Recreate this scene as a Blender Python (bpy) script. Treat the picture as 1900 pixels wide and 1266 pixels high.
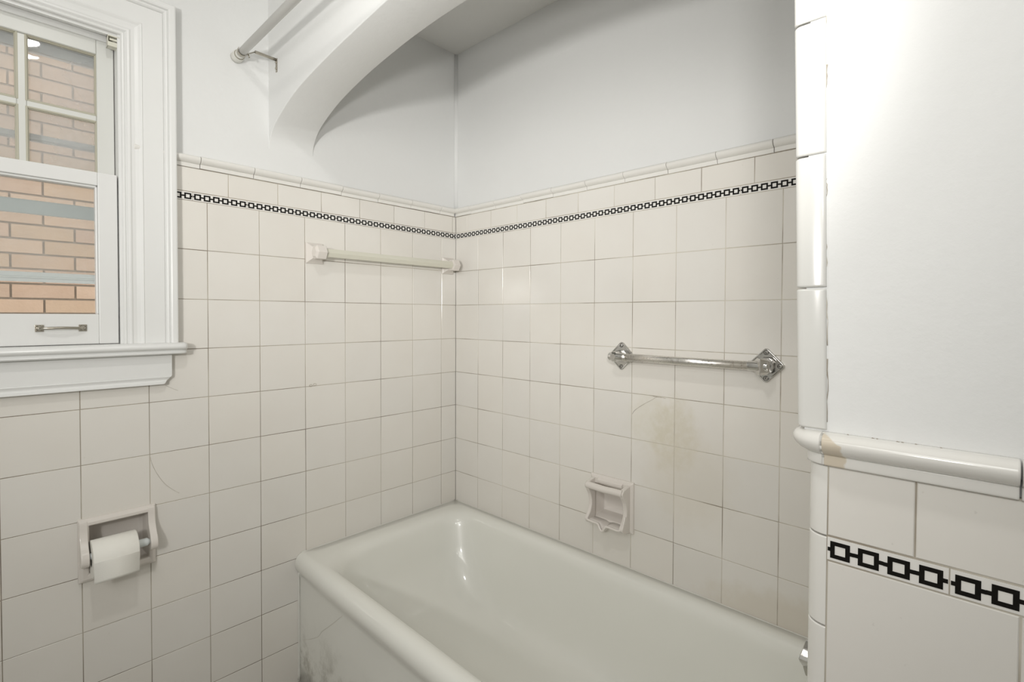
import bpy, bmesh, math, random
from mathutils import Vector, Matrix
random.seed(7)
PI = math.pi
for o in list(bpy.data.objects):
    bpy.data.objects.remove(o, do_unlink=True)
S = bpy.context.scene
COL = S.collection

# ------------------------------------------------------------------ camera
CAM = Vector((-1.4888, -1.8044, -0.3531))
YAW, PITCH, ROLL, FPX = 0.7481, -0.0195, 0.0041, 931.466
cd = bpy.data.cameras.new('camera')
co = bpy.data.objects.new('camera', cd)
COL.objects.link(co)
fw = Vector((math.cos(YAW)*math.cos(PITCH), math.sin(YAW)*math.cos(PITCH), math.sin(PITCH)))
rt = Vector((math.sin(YAW), -math.cos(YAW), 0))
up = rt.cross(fw)
r2 = rt*math.cos(ROLL) + up*math.sin(ROLL)
u2 = -rt*math.sin(ROLL) + up*math.cos(ROLL)
mt = Matrix((r2, u2, -fw)).transposed().to_4x4()
mt.translation = CAM
co.matrix_world = mt
cd.sensor_fit = 'HORIZONTAL'
cd.sensor_width = 36.0
cd.lens = FPX*36.0/1900.0
cd.shift_x = -(970.084-950.0)/1900.0
cd.shift_y = (603.828-633.0)/1900.0
cd.clip_start = 0.01
S.camera = co

# ------------------------------------------------------------------ world, lights, exposure
w = bpy.data.worlds.new('sky'); S.world = w
w.use_nodes = True
bg = w.node_tree.nodes['Background']
bg.inputs[0].default_value = (0.90, 0.95, 1.0, 1)
bg.inputs[1].default_value = 3.2

def area(name, loc, target, size, power, color=(1, 1, 1), shape='DISK', sy=None, spread=PI):
    l = bpy.data.lights.new(name, 'AREA')
    l.shape = shape; l.size = size
    if sy: l.size_y = sy
    l.energy = power; l.color = color; l.spread = spread
    o = bpy.data.objects.new(name, l); COL.objects.link(o)
    o.location = loc
    o.rotation_euler = (Vector(target)-Vector(loc)).to_track_quat('-Z', 'Y').to_euler()
    return o
area('ceiling_lamp_light', (-1.34, -1.26, 0.87), (-1.34, -1.26, -1.0), 0.10, 5.2, (1.0, 0.985, 0.955))
area('flash_light', (-1.46, -1.86, -0.06), (-0.20, -0.52, 0.10), 0.10, 2.0, (1.0, 0.985, 0.96), spread=math.radians(76))
area('vanity_lamp_light', (-2.22, -1.70, -0.15), (-0.5, -0.4, 0.1), 0.16, 6.3, (1.0, 0.985, 0.955), spread=math.radians(100))
area('fill_area_light', (-2.25, -1.70, 0.30), (-0.5, -0.9, -0.5), 1.0, 9.4, (1.0, 0.99, 0.965), 'RECTANGLE', 0.5)  # unseen soft fill, added to brighten the room and the partition

S.view_settings.view_transform = 'Standard'
S.view_settings.look = 'None'
S.view_settings.gamma = 1.0
S.view_settings.use_curve_mapping = False
S.view_settings.exposure = 0.0

# ------------------------------------------------------------------ materials
class NT:
    def __init__(s, name):
        s.m = bpy.data.materials.new(name); s.m.use_nodes = True
        s.t = s.m.node_tree; s.n = s.t.nodes; s.l = s.t.links
        s.b = s.n['Principled BSDF']
    def node(s, t, **k):
        x = s.n.new(t)
        for a, v in k.items(): setattr(x, a, v)
        return x
    def link(s, a, b): s.l.new(a, b)
    def math(s, op, a, b=None, c=None, clamp=False):
        x = s.node('ShaderNodeMath', operation=op, use_clamp=clamp)
        for i, v in enumerate((a, b, c)):
            if v is None: continue
            if isinstance(v, (int, float)): x.inputs[i].default_value = v
            else: s.link(v, x.inputs[i])
        return x.outputs[0]
    def pos(s):
        return s.node('ShaderNodeNewGeometry').outputs['Position']
    def noise(s, scale, detail=3, vec=None, rough=0.5):
        x = s.node('ShaderNodeTexNoise')
        x.inputs['Scale'].default_value = scale; x.inputs['Detail'].default_value = detail
        x.inputs['Roughness'].default_value = rough
        s.link(vec if vec is not None else s.pos(), x.inputs['Vector'])
        return x.outputs[0]
    def maprange(s, v, a, b, c=0.0, d=1.0):
        x = s.node('ShaderNodeMapRange'); x.interpolation_type = 'SMOOTHSTEP'
        s.link(v, x.inputs[0])
        for i, q in enumerate((a, b, c, d)): x.inputs[i+1].default_value = q
        return x.outputs[0]
    def mix(s, f, a, b):
        x = s.node('ShaderNodeMix', data_type='RGBA')
        if isinstance(f, (int, float)): x.inputs[0].default_value = f
        else: s.link(f, x.inputs[0])
        for i, v in ((6, a), (7, b)):
            if isinstance(v, tuple): x.inputs[i].default_value = (*v, 1)
            else: s.link(v, x.inputs[i])
        return x.outputs[2]
    def bump(s, h, strength, dist=0.002):
        x = s.node('ShaderNodeBump'); x.inputs['Strength'].default_value = strength
        x.inputs['Distance'].default_value = dist
        s.link(h, x.inputs['Height']); s.link(x.outputs[0], s.b.inputs['Normal'])
    def ball(s, c, r, soft, scale=(1, 1, 1)):
        v = s.node('ShaderNodeVectorMath', operation='SUBTRACT'); s.link(s.pos(), v.inputs[0])
        v.inputs[1].default_value = c
        k = s.node('ShaderNodeVectorMath', operation='MULTIPLY'); s.link(v.outputs[0], k.inputs[0])
        k.inputs[1].default_value = scale
        l = s.node('ShaderNodeVectorMath', operation='LENGTH'); s.link(k.outputs[0], l.inputs[0])
        n = s.noise(28, 5)
        d = s.math('ADD', l.outputs['Value'], s.math('MULTIPLY', s.math('SUBTRACT', n, 0.5), soft))
        return s.maprange(d, r, r*0.45, 0.0, 1.0)
    def set(s, color=None, rough=0.5, metal=0.0, spec=0.5, coat=0.0):
        if color: s.b.inputs['Base Color'].default_value = (*color, 1)
        s.b.inputs['Roughness'].default_value = rough
        s.b.inputs['Metallic'].default_value = metal
        s.b.inputs['Specular IOR Level'].default_value = spec
        s.b.inputs['Coat Weight'].default_value = coat
        return s

def plain(name, color, rough, metal=0.0, bumps=None, spec=0.5, coat=0.0):
    t = NT(name).set(color, rough, metal, spec, coat)
    if bumps:
        t.bump(t.noise(bumps[0], 4), bumps[1], bumps[2])
    return t.m

M = {}
t = NT('plaster_paint').set((0.80, 0.795, 0.775), 0.62, spec=0.3)
n1 = t.noise(2.2, 3)
t.link(t.mix(n1, (0.755, 0.757, 0.742), (0.79, 0.794, 0.785)), t.b.inputs['Base Color'])
t.bump(t.noise(55, 5, rough=0.6), 0.16, 0.004); M['plaster'] = t.m

def tile_mat(name, stain=False):
    t = NT(name).set((0.75, 0.72, 0.66), 0.16, spec=0.5)
    a = t.node('ShaderNodeAttribute', attribute_name='tint')
    n = t.noise(9, 4)
    c = t.mix(n, (0.775, 0.742, 0.688), (0.81, 0.788, 0.74))
    mm = t.node('ShaderNodeMix', data_type='RGBA', blend_type='MULTIPLY'); mm.inputs[0].default_value = 1
    t.link(c, mm.inputs[6]); t.link(a.outputs['Color'], mm.inputs[7])
    c = mm.outputs[2]
    # faint specks of old dirt in the glaze
    sp = t.maprange(t.noise(120, 2), 0.72, 0.80)
    c = t.mix(t.math('MULTIPLY', sp, 0.22), c, (0.42, 0.38, 0.33))
    if stain:
        blotch = t.maprange(t.noise(42, 5, rough=0.65), 0.30, 0.62, 0.45, 1.0)
        f = t.math('MULTIPLY', t.math('MULTIPLY', t.ball((0, -1.00, -0.70), 0.115, 0.09), blotch), 0.34)
        c = t.mix(f, c, (0.68, 0.645, 0.52))
        f = t.math('MULTIPLY', t.math('MULTIPLY', t.ball((0, -1.080, -0.735), 0.150, 0.12, (1, 1.5, 0.95)), blotch), 0.50)
        c = t.mix(f, c, (0.64, 0.59, 0.46))
        f = t.math('MULTIPLY', t.ball((0, -1.12, -0.86), 0.19, 0.10, (1, 1, 1)), 0.26)
        c = t.mix(f, c, (0.68, 0.62, 0.50))
        f = t.math('MULTIPLY', t.ball((0, -1.40, -1.20), 0.16, 0.10, (1, 0.6, 1.6)), 0.40)
        c = t.mix(f, c, (0.62, 0.55, 0.43))
    t.link(c, t.b.inputs['Base Color'])
    t.bump(t.noise(14, 2), 0.10, 0.006)
    return t.m
M['tile'] = tile_mat('glazed_tile')
M['tile_stain'] = tile_mat('glazed_tile_stained', True)

t = NT('grout').set((0.3, 0.26, 0.2), 0.9, spec=0.2)
nn = t.maprange(t.noise(3.1, 4), 0.36, 0.62)
t.link(t.mix(nn, (0.17, 0.13, 0.095), (0.50, 0.455, 0.38)), t.b.inputs['Base Color']); M['grout'] = t.m
t = NT('grout_pale').set((0.5, 0.45, 0.4), 0.9, spec=0.2)
nn = t.maprange(t.noise(4.3, 5), 0.36, 0.60)
t.link(t.mix(nn, (0.26, 0.22, 0.17), (0.62, 0.58, 0.50)), t.b.inputs['Base Color']); M['grout_pale'] = t.m

def cap_mat(name, chip):
    t = NT(name).set((0.80, 0.78, 0.735), 0.13)
    c = t.mix(t.noise(12, 3), (0.775, 0.76, 0.715), (0.815, 0.80, 0.765))
    if chip:
        p = t.node('ShaderNodeSeparateXYZ'); t.link(t.pos(), p.inputs[0])
        wob = t.math('MULTIPLY', t.math('SUBTRACT', t.noise(60, 3), 0.5), 0.012)
        y = t.math('ADD', p.outputs[1], wob)
        a = t.maprange(y, -1.6945, -1.6925)
        b = t.maprange(y, -1.6690, -1.6705)
        zl = t.math('ADD', p.outputs[2], t.math('MULTIPLY', t.math('ADD', y, 1.672), -0.55))
        z = t.maprange(zl, -0.4785, -0.4805)
        f = t.math('MULTIPLY', t.math('MULTIPLY', a, b), z)
        f = t.math('MULTIPLY', f, 0.85)
        c = t.mix(f, c, (0.64, 0.555, 0.43))
    t.link(c, t.b.inputs['Base Color'])
    return t.m
M['cap'] = cap_mat('glazed_cap', False)
M['trim_glaze'] = plain('trim_glaze', (0.70, 0.695, 0.665), 0.16)
M['cap_chip'] = cap_mat('glazed_cap_chipped', True)
M['porcelain'] = plain('porcelain', (0.76, 0.715, 0.665), 0.22, bumps=(20, 0.06, 0.003))
M['ivory'] = plain('ivory_plastic', (0.70, 0.685, 0.585), 0.28)
M['band_white'] = plain('band_white', (0.82, 0.80, 0.765), 0.14)
M['band_black'] = plain('band_black', (0.006, 0.005, 0.004), 0.30, spec=0.2)

t = NT('enamel').set((0.72, 0.725, 0.665), 0.30, coat=0.6)
t.b.inputs['Coat Roughness'].default_value = 0.07
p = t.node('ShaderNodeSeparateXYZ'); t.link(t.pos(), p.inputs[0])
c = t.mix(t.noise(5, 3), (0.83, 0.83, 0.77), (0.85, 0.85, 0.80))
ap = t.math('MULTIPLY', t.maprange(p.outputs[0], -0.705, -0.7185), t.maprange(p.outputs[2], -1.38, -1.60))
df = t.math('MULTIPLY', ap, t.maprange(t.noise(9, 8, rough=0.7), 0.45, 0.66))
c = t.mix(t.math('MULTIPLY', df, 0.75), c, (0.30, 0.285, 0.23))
t.link(c, t.b.inputs['Base Color']); t.bump(t.noise(7, 2), 0.08, 0.006); M['enamel'] = t.m

t = NT('gloss_trim_paint').set((0.80, 0.80, 0.775), 0.30)
t.link(t.mix(t.noise(6, 4), (0.785, 0.787, 0.768), (0.82, 0.822, 0.81)), t.b.inputs['Base Color'])
t.bump(t.noise(18, 4), 0.12, 0.004); M['paint'] = t.m
M['paint_shade'] = plain('aged_sash_paint', (0.50, 0.48, 0.385), 0.45, bumps=(30, 0.15, 0.003))
M['paint_grey'] = plain('sash_paint', (0.73, 0.735, 0.70), 0.32, bumps=(18, 0.12, 0.003))
t = NT('chrome').set((0.66, 0.65, 0.63), 0.10, metal=1.0)
t.link(t.maprange(t.noise(60, 4), 0.3, 0.7, 0.06, 0.20), t.b.inputs['Roughness']); M['chrome'] = t.m
t = NT('worn_chrome').set((0.70, 0.68, 0.64), 0.25, metal=1.0)
c = t.mix(t.maprange(t.noise(130, 5), 0.60, 0.74), (0.76, 0.74, 0.705), (0.50, 0.465, 0.42))
t.link(c, t.b.inputs['Base Color'])
t.link(t.maprange(t.noise(90, 4), 0.3, 0.7, 0.24, 0.38), t.b.inputs['Roughness']); M['worn_chrome'] = t.m
M['nickel'] = plain('aged_nickel', (0.45, 0.42, 0.36), 0.28, 1.0, bumps=(90, 0.3, 0.002))
M['dark'] = plain('dark_gap', (0.03, 0.028, 0.025), 0.6)
M['rubber'] = plain('white_rubber', (0.70, 0.69, 0.64), 0.45)
M['rod'] = plain('rod_enamel', (0.80, 0.79, 0.76), 0.28)
M['paper'] = plain('tissue_paper', (0.90, 0.885, 0.825), 0.95, bumps=(260, 0.35, 0.001), spec=0.1)
M['roller'] = plain('roller_plastic', (0.72, 0.76, 0.76), 0.35)
M['caulk'] = plain('caulk', (0.74, 0.73, 0.68), 0.45, bumps=(60, 0.3, 0.002))
M['alu'] = plain('storm_aluminium', (0.78, 0.82, 0.82), 0.40, 0.0)
M['floor'] = plain('floor_tile', (0.55, 0.53, 0.49), 0.35)
M['ceiling'] = plain('ceiling_paint', (0.79, 0.785, 0.76), 0.7, bumps=(60, 0.1, 0.003), spec=0.3)
M['outdoor'] = plain('alley_ground', (0.35, 0.34, 0.32), 0.9)

def glass_mat(name, veil):  # second argument: white diffuse film imitating the veil of reflected light
    t = NT(name)
    for x in list(t.n):
        if x.type not in ('OUTPUT_MATERIAL',): t.n.remove(x)
    out = [x for x in t.n if x.type == 'OUTPUT_MATERIAL'][0]
    tr = t.node('ShaderNodeBsdfTransparent'); tr.inputs[0].default_value = (0.985, 0.99, 0.985, 1)
    gl = t.node('ShaderNodeBsdfGlossy'); gl.inputs['Roughness'].default_value = 0.02
    df = t.node('ShaderNodeBsdfDiffuse'); df.inputs[0].default_value = (0.85, 0.87, 0.88, 1)
    tl = t.node('ShaderNodeBsdfTranslucent'); tl.inputs[0].default_value = (0.85, 0.87, 0.88, 1)
    ds = t.node('ShaderNodeMixShader'); ds.inputs[0].default_value = 0.5
    t.link(df.outputs[0], ds.inputs[1]); t.link(tl.outputs[0], ds.inputs[2])
    dm = t.node('ShaderNodeMixShader')
    t.link(t.maprange(t.noise(7, 5), 0.3, 0.7, veil*0.7, veil*1.25), dm.inputs[0])
    t.link(tr.outputs[0], dm.inputs[1]); t.link(ds.outputs[0], dm.inputs[2])
    fr = t.node('ShaderNodeFresnel'); fr.inputs[0].default_value = 1.5
    wv = t.node('ShaderNodeBump'); wv.inputs['Strength'].default_value = 0.10; wv.inputs['Distance'].default_value = 0.01
    t.link(t.noise(9, 1), wv.inputs['Height']); t.link(wv.outputs[0], gl.inputs['Normal'])
    mx = t.node('ShaderNodeMixShader')
    t.link(t.math('MULTIPLY', fr.outputs[0], 1.0), mx.inputs[0]); t.link(dm.outputs[0], mx.inputs[1]); t.link(gl.outputs[0], mx.inputs[2])
    t.link(mx.outputs[0], out.inputs[0])
    return t.m
M['glass'] = glass_mat('window_glass', 0.01)
M['glass_veiled'] = glass_mat('veiled_window_glass', 0.27)  # washed-out reflection painted into the upper panes
M['glass_storm'] = glass_mat('storm_window_glass', 0.16)

t = NT('cream_brick').set((0.6, 0.47, 0.35), 0.9, spec=0.2)
a = t.node('ShaderNodeAttribute', attribute_name='tint')
c = t.mix(t.noise(25, 5), (0.42, 0.290, 0.198), (0.50, 0.360, 0.260))
mm = t.node('ShaderNodeMix', data_type='RGBA', blend_type='MULTIPLY'); mm.inputs[0].default_value = 1
t.link(c, mm.inputs[6]); t.link(a.outputs['Color'], mm.inputs[7]); t.link(mm.outputs[2], t.b.inputs['Base Color'])
t.bump(t.noise(80, 5), 0.4, 0.004); M['brick'] = t.m
M['mortar'] = plain('mortar', (0.30, 0.245, 0.185), 0.95, bumps=(120, 0.4, 0.004))

# ------------------------------------------------------------------ mesh builder
class MB:
    def __init__(s): s.v = []; s.f = []; s.mi = []; s.sm = []; s.t = []
    def add(s, vs, fs, mi=0, smooth=False, tint=(1, 1, 1)):
        b = len(s.v); s.v += [tuple(x) for x in vs]
        for f in fs:
            s.f.append([b+i for i in f]); s.mi.append(mi); s.sm.append(smooth); s.t.append(tint)
    def box(s, a, b, mi=0, tint=(1, 1, 1)):
        x0, y0, z0 = [min(p, q) for p, q in zip(a, b)]; x1, y1, z1 = [max(p, q) for p, q in zip(a, b)]
        s.add([(x0, y0, z0), (x1, y0, z0), (x1, y1, z0), (x0, y1, z0), (x0, y0, z1), (x1, y0, z1), (x1, y1, z1), (x0, y1, z1)],
              [(0, 3, 2, 1), (4, 5, 6, 7), (0, 1, 5, 4), (1, 2, 6, 5), (2, 3, 7, 6), (3, 0, 4, 7)], mi, False, tint)
    def loft(s, rings, close=True, cap0=True, cap1=True, mi=0, smooth=True):
        n = len(rings[0]); vs = [p for r in rings for p in r]; fs = []
        for i in range(len(rings)-1):
            for j in range(n if close else n-1):
                k = (j+1) % n
                fs.append((i*n+j, i*n+k, (i+1)*n+k, (i+1)*n+j))
        s.add(vs, fs, mi, smooth)
        b = len(s.v)-len(vs)
        if close and cap0: s.f.append([b+j for j in range(n)][::-1]); s.mi.append(mi); s.sm.append(False); s.t.append((1, 1, 1))
        if close and cap1: s.f.append([b+(len(rings)-1)*n+j for j in range(n)]); s.mi.append(mi); s.sm.append(False); s.t.append((1, 1, 1))
    def tube(s, pts, r, n=16, mi=0, smooth=True, phase=0.0, flat=None):
        pts = [Vector(p) for p in pts]; rs = r if isinstance(r, (list, tuple)) else [r]*len(pts)
        rings = []; prev = None
        for i, p in enumerate(pts):
            d = (pts[min(i+1, len(pts)-1)]-pts[max(i-1, 0)])
            if d.length < 1e-9: d = pts[-1]-pts[0]
            d.normalize()
            if prev is None:
                a = Vector((0, 0, 1)) if abs(d.z) < 0.9 else Vector((1, 0, 0))
                u = (a-d*a.dot(d)).normalized()
            else:
                u = (prev-d*prev.dot(d)).normalized()
            prev = u; v = d.cross(u)
            rings.append([p+(u*math.cos(phase+2*PI*j/n)+v*math.sin(phase+2*PI*j/n))*rs[i] for j in range(n)])
        s.loft(rings, True, True, True, mi, smooth)
    def build(s, name, mats, parent=None, bevel=None, recalc=True, autosm=True):
        me = bpy.data.meshes.new(name)
        me.from_pydata(s.v, [], s.f)
        for m in (mats if isinstance(mats, (list, tuple)) else [mats]): me.materials.append(M[m])
        me.polygons.foreach_set('material_index', s.mi)
        me.polygons.foreach_set('use_smooth', s.sm)
        ca = me.color_attributes.new('tint', 'FLOAT_COLOR', 'CORNER')
        arr = []
        for p in me.polygons:
            arr += [*s.t[p.index], 1.0]*p.loop_total
        ca.data.foreach_set('color', arr)
        me.update()
        if recalc:
            bm = bmesh.new(); bm.from_mesh(me); bmesh.ops.recalc_face_normals(bm, faces=bm.faces[:]); bm.to_mesh(me); bm.free()
        o = bpy.data.objects.new(name, me); COL.objects.link(o)
        if parent is not None: o.parent = parent
        if bevel:
            md = o.modifiers.new('bevel', 'BEVEL'); md.width = bevel; md.segments = 3; md.limit_method = 'ANGLE'; md.angle_limit = math.radians(35)
        return o

def rebase(root, loc):
    """move a thing's origin to its base, geometry written in world coordinates stays where it stands"""
    loc = Vector(loc); root.location = loc
    for ch in root.children:
        for v in (ch.data.vertices if ch.type == 'MESH' else []): v.co -= loc
        for g in ch.children:
            for v in g.data.vertices: v.co -= loc
    if root.type == 'MESH':
        for v in root.data.vertices: v.co -= loc
def empty(name):
    o = bpy.data.objects.new(name, None); o.empty_display_size = 0.05; COL.objects.link(o); return o
def tag(o, label, cat, group=None):
    o['label'] = label; o['category'] = cat
    if group: o['group'] = group
    return o
def struct(o): o['kind'] = 'structure'; return o

def smoothpts(pts, k=6):
    P = [Vector(p) for p in pts]; out = []
    for i in range(len(P)-1):
        a = P[max(i-1, 0)]; b = P[i]; c = P[i+1]; d = P[min(i+2, len(P)-1)]
        for j in range(k):
            t = j/k
            out.append(0.5*((2*b)+(c-a)*t+(2*a-5*b+4*c-d)*t*t+(3*b-a-3*c+d)*t*t*t))
    out.append(P[-1]); return out

def slab(m, P, us, vs, d0, d1, holes, mi=0):
    """boxes between cut lines us, vs, leaving out the cells inside holes"""
    for i in range(len(us)-1):
        for j in range(len(vs)-1):
            uc = (us[i]+us[i+1])/2; vc = (vs[j]+vs[j+1])/2
            if any(h[0] < uc < h[1] and h[2] < vc < h[3] for h in holes): continue
            m.box(P(us[i], vs[j], d0), P(us[i+1], vs[j+1], d1), mi)

FLOOR = -1.68; CEIL = 0.92; ALC = 0.84; PL = 0.006
PA = lambda u, v, d: (u, -d, v)             # window wall, faces -y
PB = lambda u, v, d: (-d, u, v)             # wall behind the tub, faces -x
XC = -0.853
PC = lambda u, v, d: (XC-d, u, v)           # partition right, faces -x
YD = -1.648
PD = lambda u, v, d: (u, YD+d, v)           # end wall of the alcove, faces +y

GAP = 0.0008
def tile(m, P, u0, u1, v0, v1, mi=0, gap=GAP, bev=0.0009, tilt=0.0004, tv=0.03):
    if u1-u0 < 0.004 or v1-v0 < 0.004: return
    u0 += gap; u1 -= gap; v0 += gap; v1 -= gap
    a, b, c = [random.uniform(-tilt, tilt) for _ in range(3)]
    dd = lambda su, sv: (a*su+b*sv)/1 + c*0.6
    k = 1-random.random()*tv; h = random.uniform(-0.007, 0.007)
    tint = (k*(1+h*0.6), k, k*(1-h))
    vs = [P(u0, v0, -0.007), P(u1, v0, -0.007), P(u1, v1, -0.007), P(u0, v1, -0.007),
          P(u0, v0, dd(-1, -1)-bev), P(u1, v0, dd(1, -1)-bev), P(u1, v1, dd(1, 1)-bev), P(u0, v1, dd(-1, 1)-bev),
          P(u0+bev, v0+bev, dd(-1, -1)), P(u1-bev, v0+bev, dd(1, -1)), P(u1-bev, v1-bev, dd(1, 1)), P(u0+bev, v1-bev, dd(-1, 1))]
    fs = [(0, 1, 2, 3), (0, 1, 5, 4), (1, 2, 6, 5), (2, 3, 7, 6), (3, 0, 4, 7), (4, 5, 9, 8), (5, 6, 10, 9), (6, 7, 11, 10), (7, 4, 8, 11), (8, 9, 10, 11)]
    m.add(vs, fs, mi, False, tint)

def field(m, P, us, vs, skip=lambda u0, u1, v0, v1: False, clip=None, mi=0):
    us = sorted(us); vs = sorted(vs)
    for i in range(len(us)-1):
        for j in range(len(vs)-1):
            a = (us[i], us[i+1], vs[j], vs[j+1])
            if skip(*a): continue
            if clip: a = clip(*a)
            if a is None: continue
            tile(m, P, *a, mi=mi)

CAPP = [(0.0, 0.0), (0.0038, 0.0), (0.0044, 0.006), (0.0047, 0.0112), (0.0040, 0.0118), (0.0062, 0.0124), (0.0080, 0.0132), (0.0125, 0.0160), (0.0164, 0.0202), (0.0184, 0.0252),
        (0.0176, 0.0300), (0.0140, 0.0338), (0.0080, 0.0358), (0.0, 0.0364)]
CAPS = [tuple(p) for p in smoothpts([(a, b, 0) for a, b in CAPP], 3)]
def cap(m, P, joints, z, mi=0):
    joints = sorted(joints)
    for a, b in zip(joints[:-1], joints[1:]):
        if b-a < 0.003: continue
        jz = random.uniform(-0.0008, 0.0008); jd = random.uniform(-0.0005, 0.0005)
        g = 0.0007
        rings = []
        for u, e in ((a+g, 0.0012), (a+g+0.0012, 0), (a+g+0.002, 0), (b-g-0.002, 0), (b-g-0.0012, 0), (b-g, 0.0012)):
            rings.append([P(u, z+p[1]*(1-e*4)+jz, max(p[0]-e, -0.001)+jd if p[0] > 0.001 else -0.006) for p in CAPS])
        m.loft(rings, True, True, True, mi, True)

def strip(m, P, joints, v0, black=True, first_sq=None):
    """border band: white strips inlaid with a chain of black squares. joints: list of (u0,u1,list of square centres)"""
    H = 0.0262
    for (u0, u1, sq) in joints:
        m.box(P(u0+0.0006, v0+0.0006, -0.007), P(u1-0.0006, v0+H-0.0006, 0.0002), 0)
        vc = v0+H/2-0.0004; hw = 0.0093; th = 0.0044; d = 0.00055
        for i, c in enumerate(sq):
            j = random.uniform(-0.0003, 0.0003)
            a0 = max(c-hw, u0+0.0007); a1 = min(c+hw, u1-0.0007)
            if a1-a0 < 0.002: continue
            vj = vc+random.uniform(-0.0002, 0.0002)
            m.box(P(a0, vj+hw-th, 0), P(a1, vj+hw, d), 1)
            m.box(P(a0, vj-hw, 0), P(a1, vj-hw+th, d), 1)
            if c-hw >= u0: m.box(P(c-hw, vj-hw+th-0.0001, 0), P(c-hw+th, vj+hw-th+0.0001, d*0.99), 1)
            if c+hw <= u1: m.box(P(c+hw-th, vj-hw+th-0.0001, 0), P(c+hw, vj+hw-th+0.0001, d*0.99), 1)
            # link between squares
            e0 = max(c-0.01295, u0+0.0010); 
            if e0 < c-hw-0.0002: m.box(P(e0, vj-0.0021, 0), P(c-hw+0.0003, vj+0.0021, d*0.98), 1)
            e1 = min(c+0.01295, u1-0.0010)
            if e1 > c+hw+0.0002: m.box(P(c+hw-0.0003, vj-0.0021, 0), P(e1, vj+0.0021, d*0.98), 1)

def strips_from(j0, n, L=0.1545, pitch=0.0257):
    out = []
    for k in range(n):
        a = j0+k*L; b = a+L
        out.append((a, b, [a+L/2+(i-2.5)*pitch for i in range(6)]))
    return out
def clipstrips(st, lo, hi):
    r = []
    for a, b, sq in st:
        a2, b2 = max(a, lo), min(b, hi)
        if b2-a2 > 0.003: r.append((a2, b2, [c for c in sq if a2-0.009 < c < b2+0.009]))
    return r

T = 0.1535
# ------------------------------------------------------------------ floor, ceilings
m = MB(); m.box((-2.40, -2.80, FLOOR-0.10), (0.10, 0.02, FLOOR)); struct(m.build('floor', 'floor'))
m = MB(); m.box((-2.40, -2.80, CEIL), (-0.78, 0.02, CEIL+0.1)); struct(m.build('ceiling', 'ceiling'))
m = MB(); m.box((-0.80, YD-0.02, ALC), (0.02, 0.02, ALC+0.18)); struct(m.build('ceiling_alcove', 'ceiling'))

# ------------------------------------------------------------------ wall_left : the window wall
WX0, WX1, WZ0, WZ1 = -1.795, -1.222, -0.452, 0.432      # opening
TPH = (-1.300, -1.160, -1.068, -0.928)                     # recess of the paper holder
m = MB()
slab(m, PA, [-2.40, WX0, TPH[0], WX1+0.0, TPH[1], 0.10], sorted([FLOOR-0.1, TPH[2], TPH[3], WZ0, WZ1, 1.02]), -0.16, -PL,
     [(WX0, WX1, WZ0, WZ1), TPH])
# plaster roundings into the alcove corner
wl = struct(m.build('wall_left', 'plaster', recalc=True))

colsA = [-(0.0824+c*T) for c in range(0, 15)] + [0.0, -2.40]
rowsA = [-0.0035]+[-k*T for k in range(1, 11)]+[FLOOR]
def skipA(u0, u1, v0, v1):
    uc = (u0+u1)/2; vc = (v0+v1)/2
    if TPH[0]-0.01 < uc < TPH[1]+0.01 and TPH[2] < vc < TPH[3]: return True
    return v0 > -0.47 and u1 < -1.2
def clipA(u0, u1, v0, v1):
    if v0 > -0.47 and u0 < -1.2: u0 = -1.2
    return (u0, u1, v0, v1)
m = MB()
field(m, PA, colsA, rowsA, skipA, clipA)
hj = [-0.019-k*0.154 for k in range(0, 8)]+[0.0]
hj = [u for u in hj if u > -1.2]+[-1.2]
field(m, PA, hj, [0.0235, 0.0975])
m.build('tile_field', 'tile', wl, recalc=True)
m = MB()
slab(m, PA, sorted([-2.40, -1.2, TPH[0], TPH[1], 0.0]), sorted([FLOOR, TPH[2], TPH[3], -0.452, 0.0985]), -0.0055, -0.0012,
     [(-2.4, -1.2, -0.452, 0.2), TPH])
m.build('grout', 'grout', wl)
m = MB(); strip(m, PA, clipstrips(strips_from(-1.0425-2*0.1545, 9), -1.19, -0.0006), -0.0035); m.build('border_band', ['band_white', 'band_black'], wl)
m = MB(); cap(m, PA, [-1.19]+[-0.093-0.155*k for k in range(0, 7)]+[-0.012], 0.0985); m.build('cap_moulding', 'cap', wl)
# cracks and drilled holes in the glaze
m = MB()
def crack(m, P, pts, r=0.0004):
    q = [Vector(P(u, v, 0.0002)) for u, v in pts]
    q = smoothpts(q, 5)
    m.tube(q, [r*(0.7+0.6*random.random()) for _ in q], 5)
crack(m, PA, [(-1.1555, -0.775), (-1.1533, -0.7907), (-1.1418, -0.8237), (-1.1222, -0.8607), (-1.1007, -0.8857), (-1.085, -0.900)], 0.00035)
crack(m, PA, [(-1.118, -0.566), (-1.100, -0.578), (-1.085, -0.586)], 0.0003)
for u, v in ((-0.6775, -0.6115), (-0.6625, -0.6090)):
    ring = [PA(u+0.0055*math.cos(a)*random.uniform(.85, 1.1), v+0.0042*math.sin(a)*random.uniform(.8, 1.1), 0.0003) for a in [i*PI/7 for i in range(15)]]
    ring[-1] = ring[0]
    m.tube(ring, 0.0008, 5)
m.build('crack', 'grout', wl)

# ------------------------------------------------------------------ wall_back : long wall behind the tub
SDH = (-0.920, -0.778, -1.070, -0.926)
m = MB()
slab(m, PB, sorted([YD-0.1, SDH[0], SDH[1], 0.02]), sorted([FLOOR-0.1, SDH[2], SDH[3], 1.02]), -0.14, -PL, [SDH])
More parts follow.
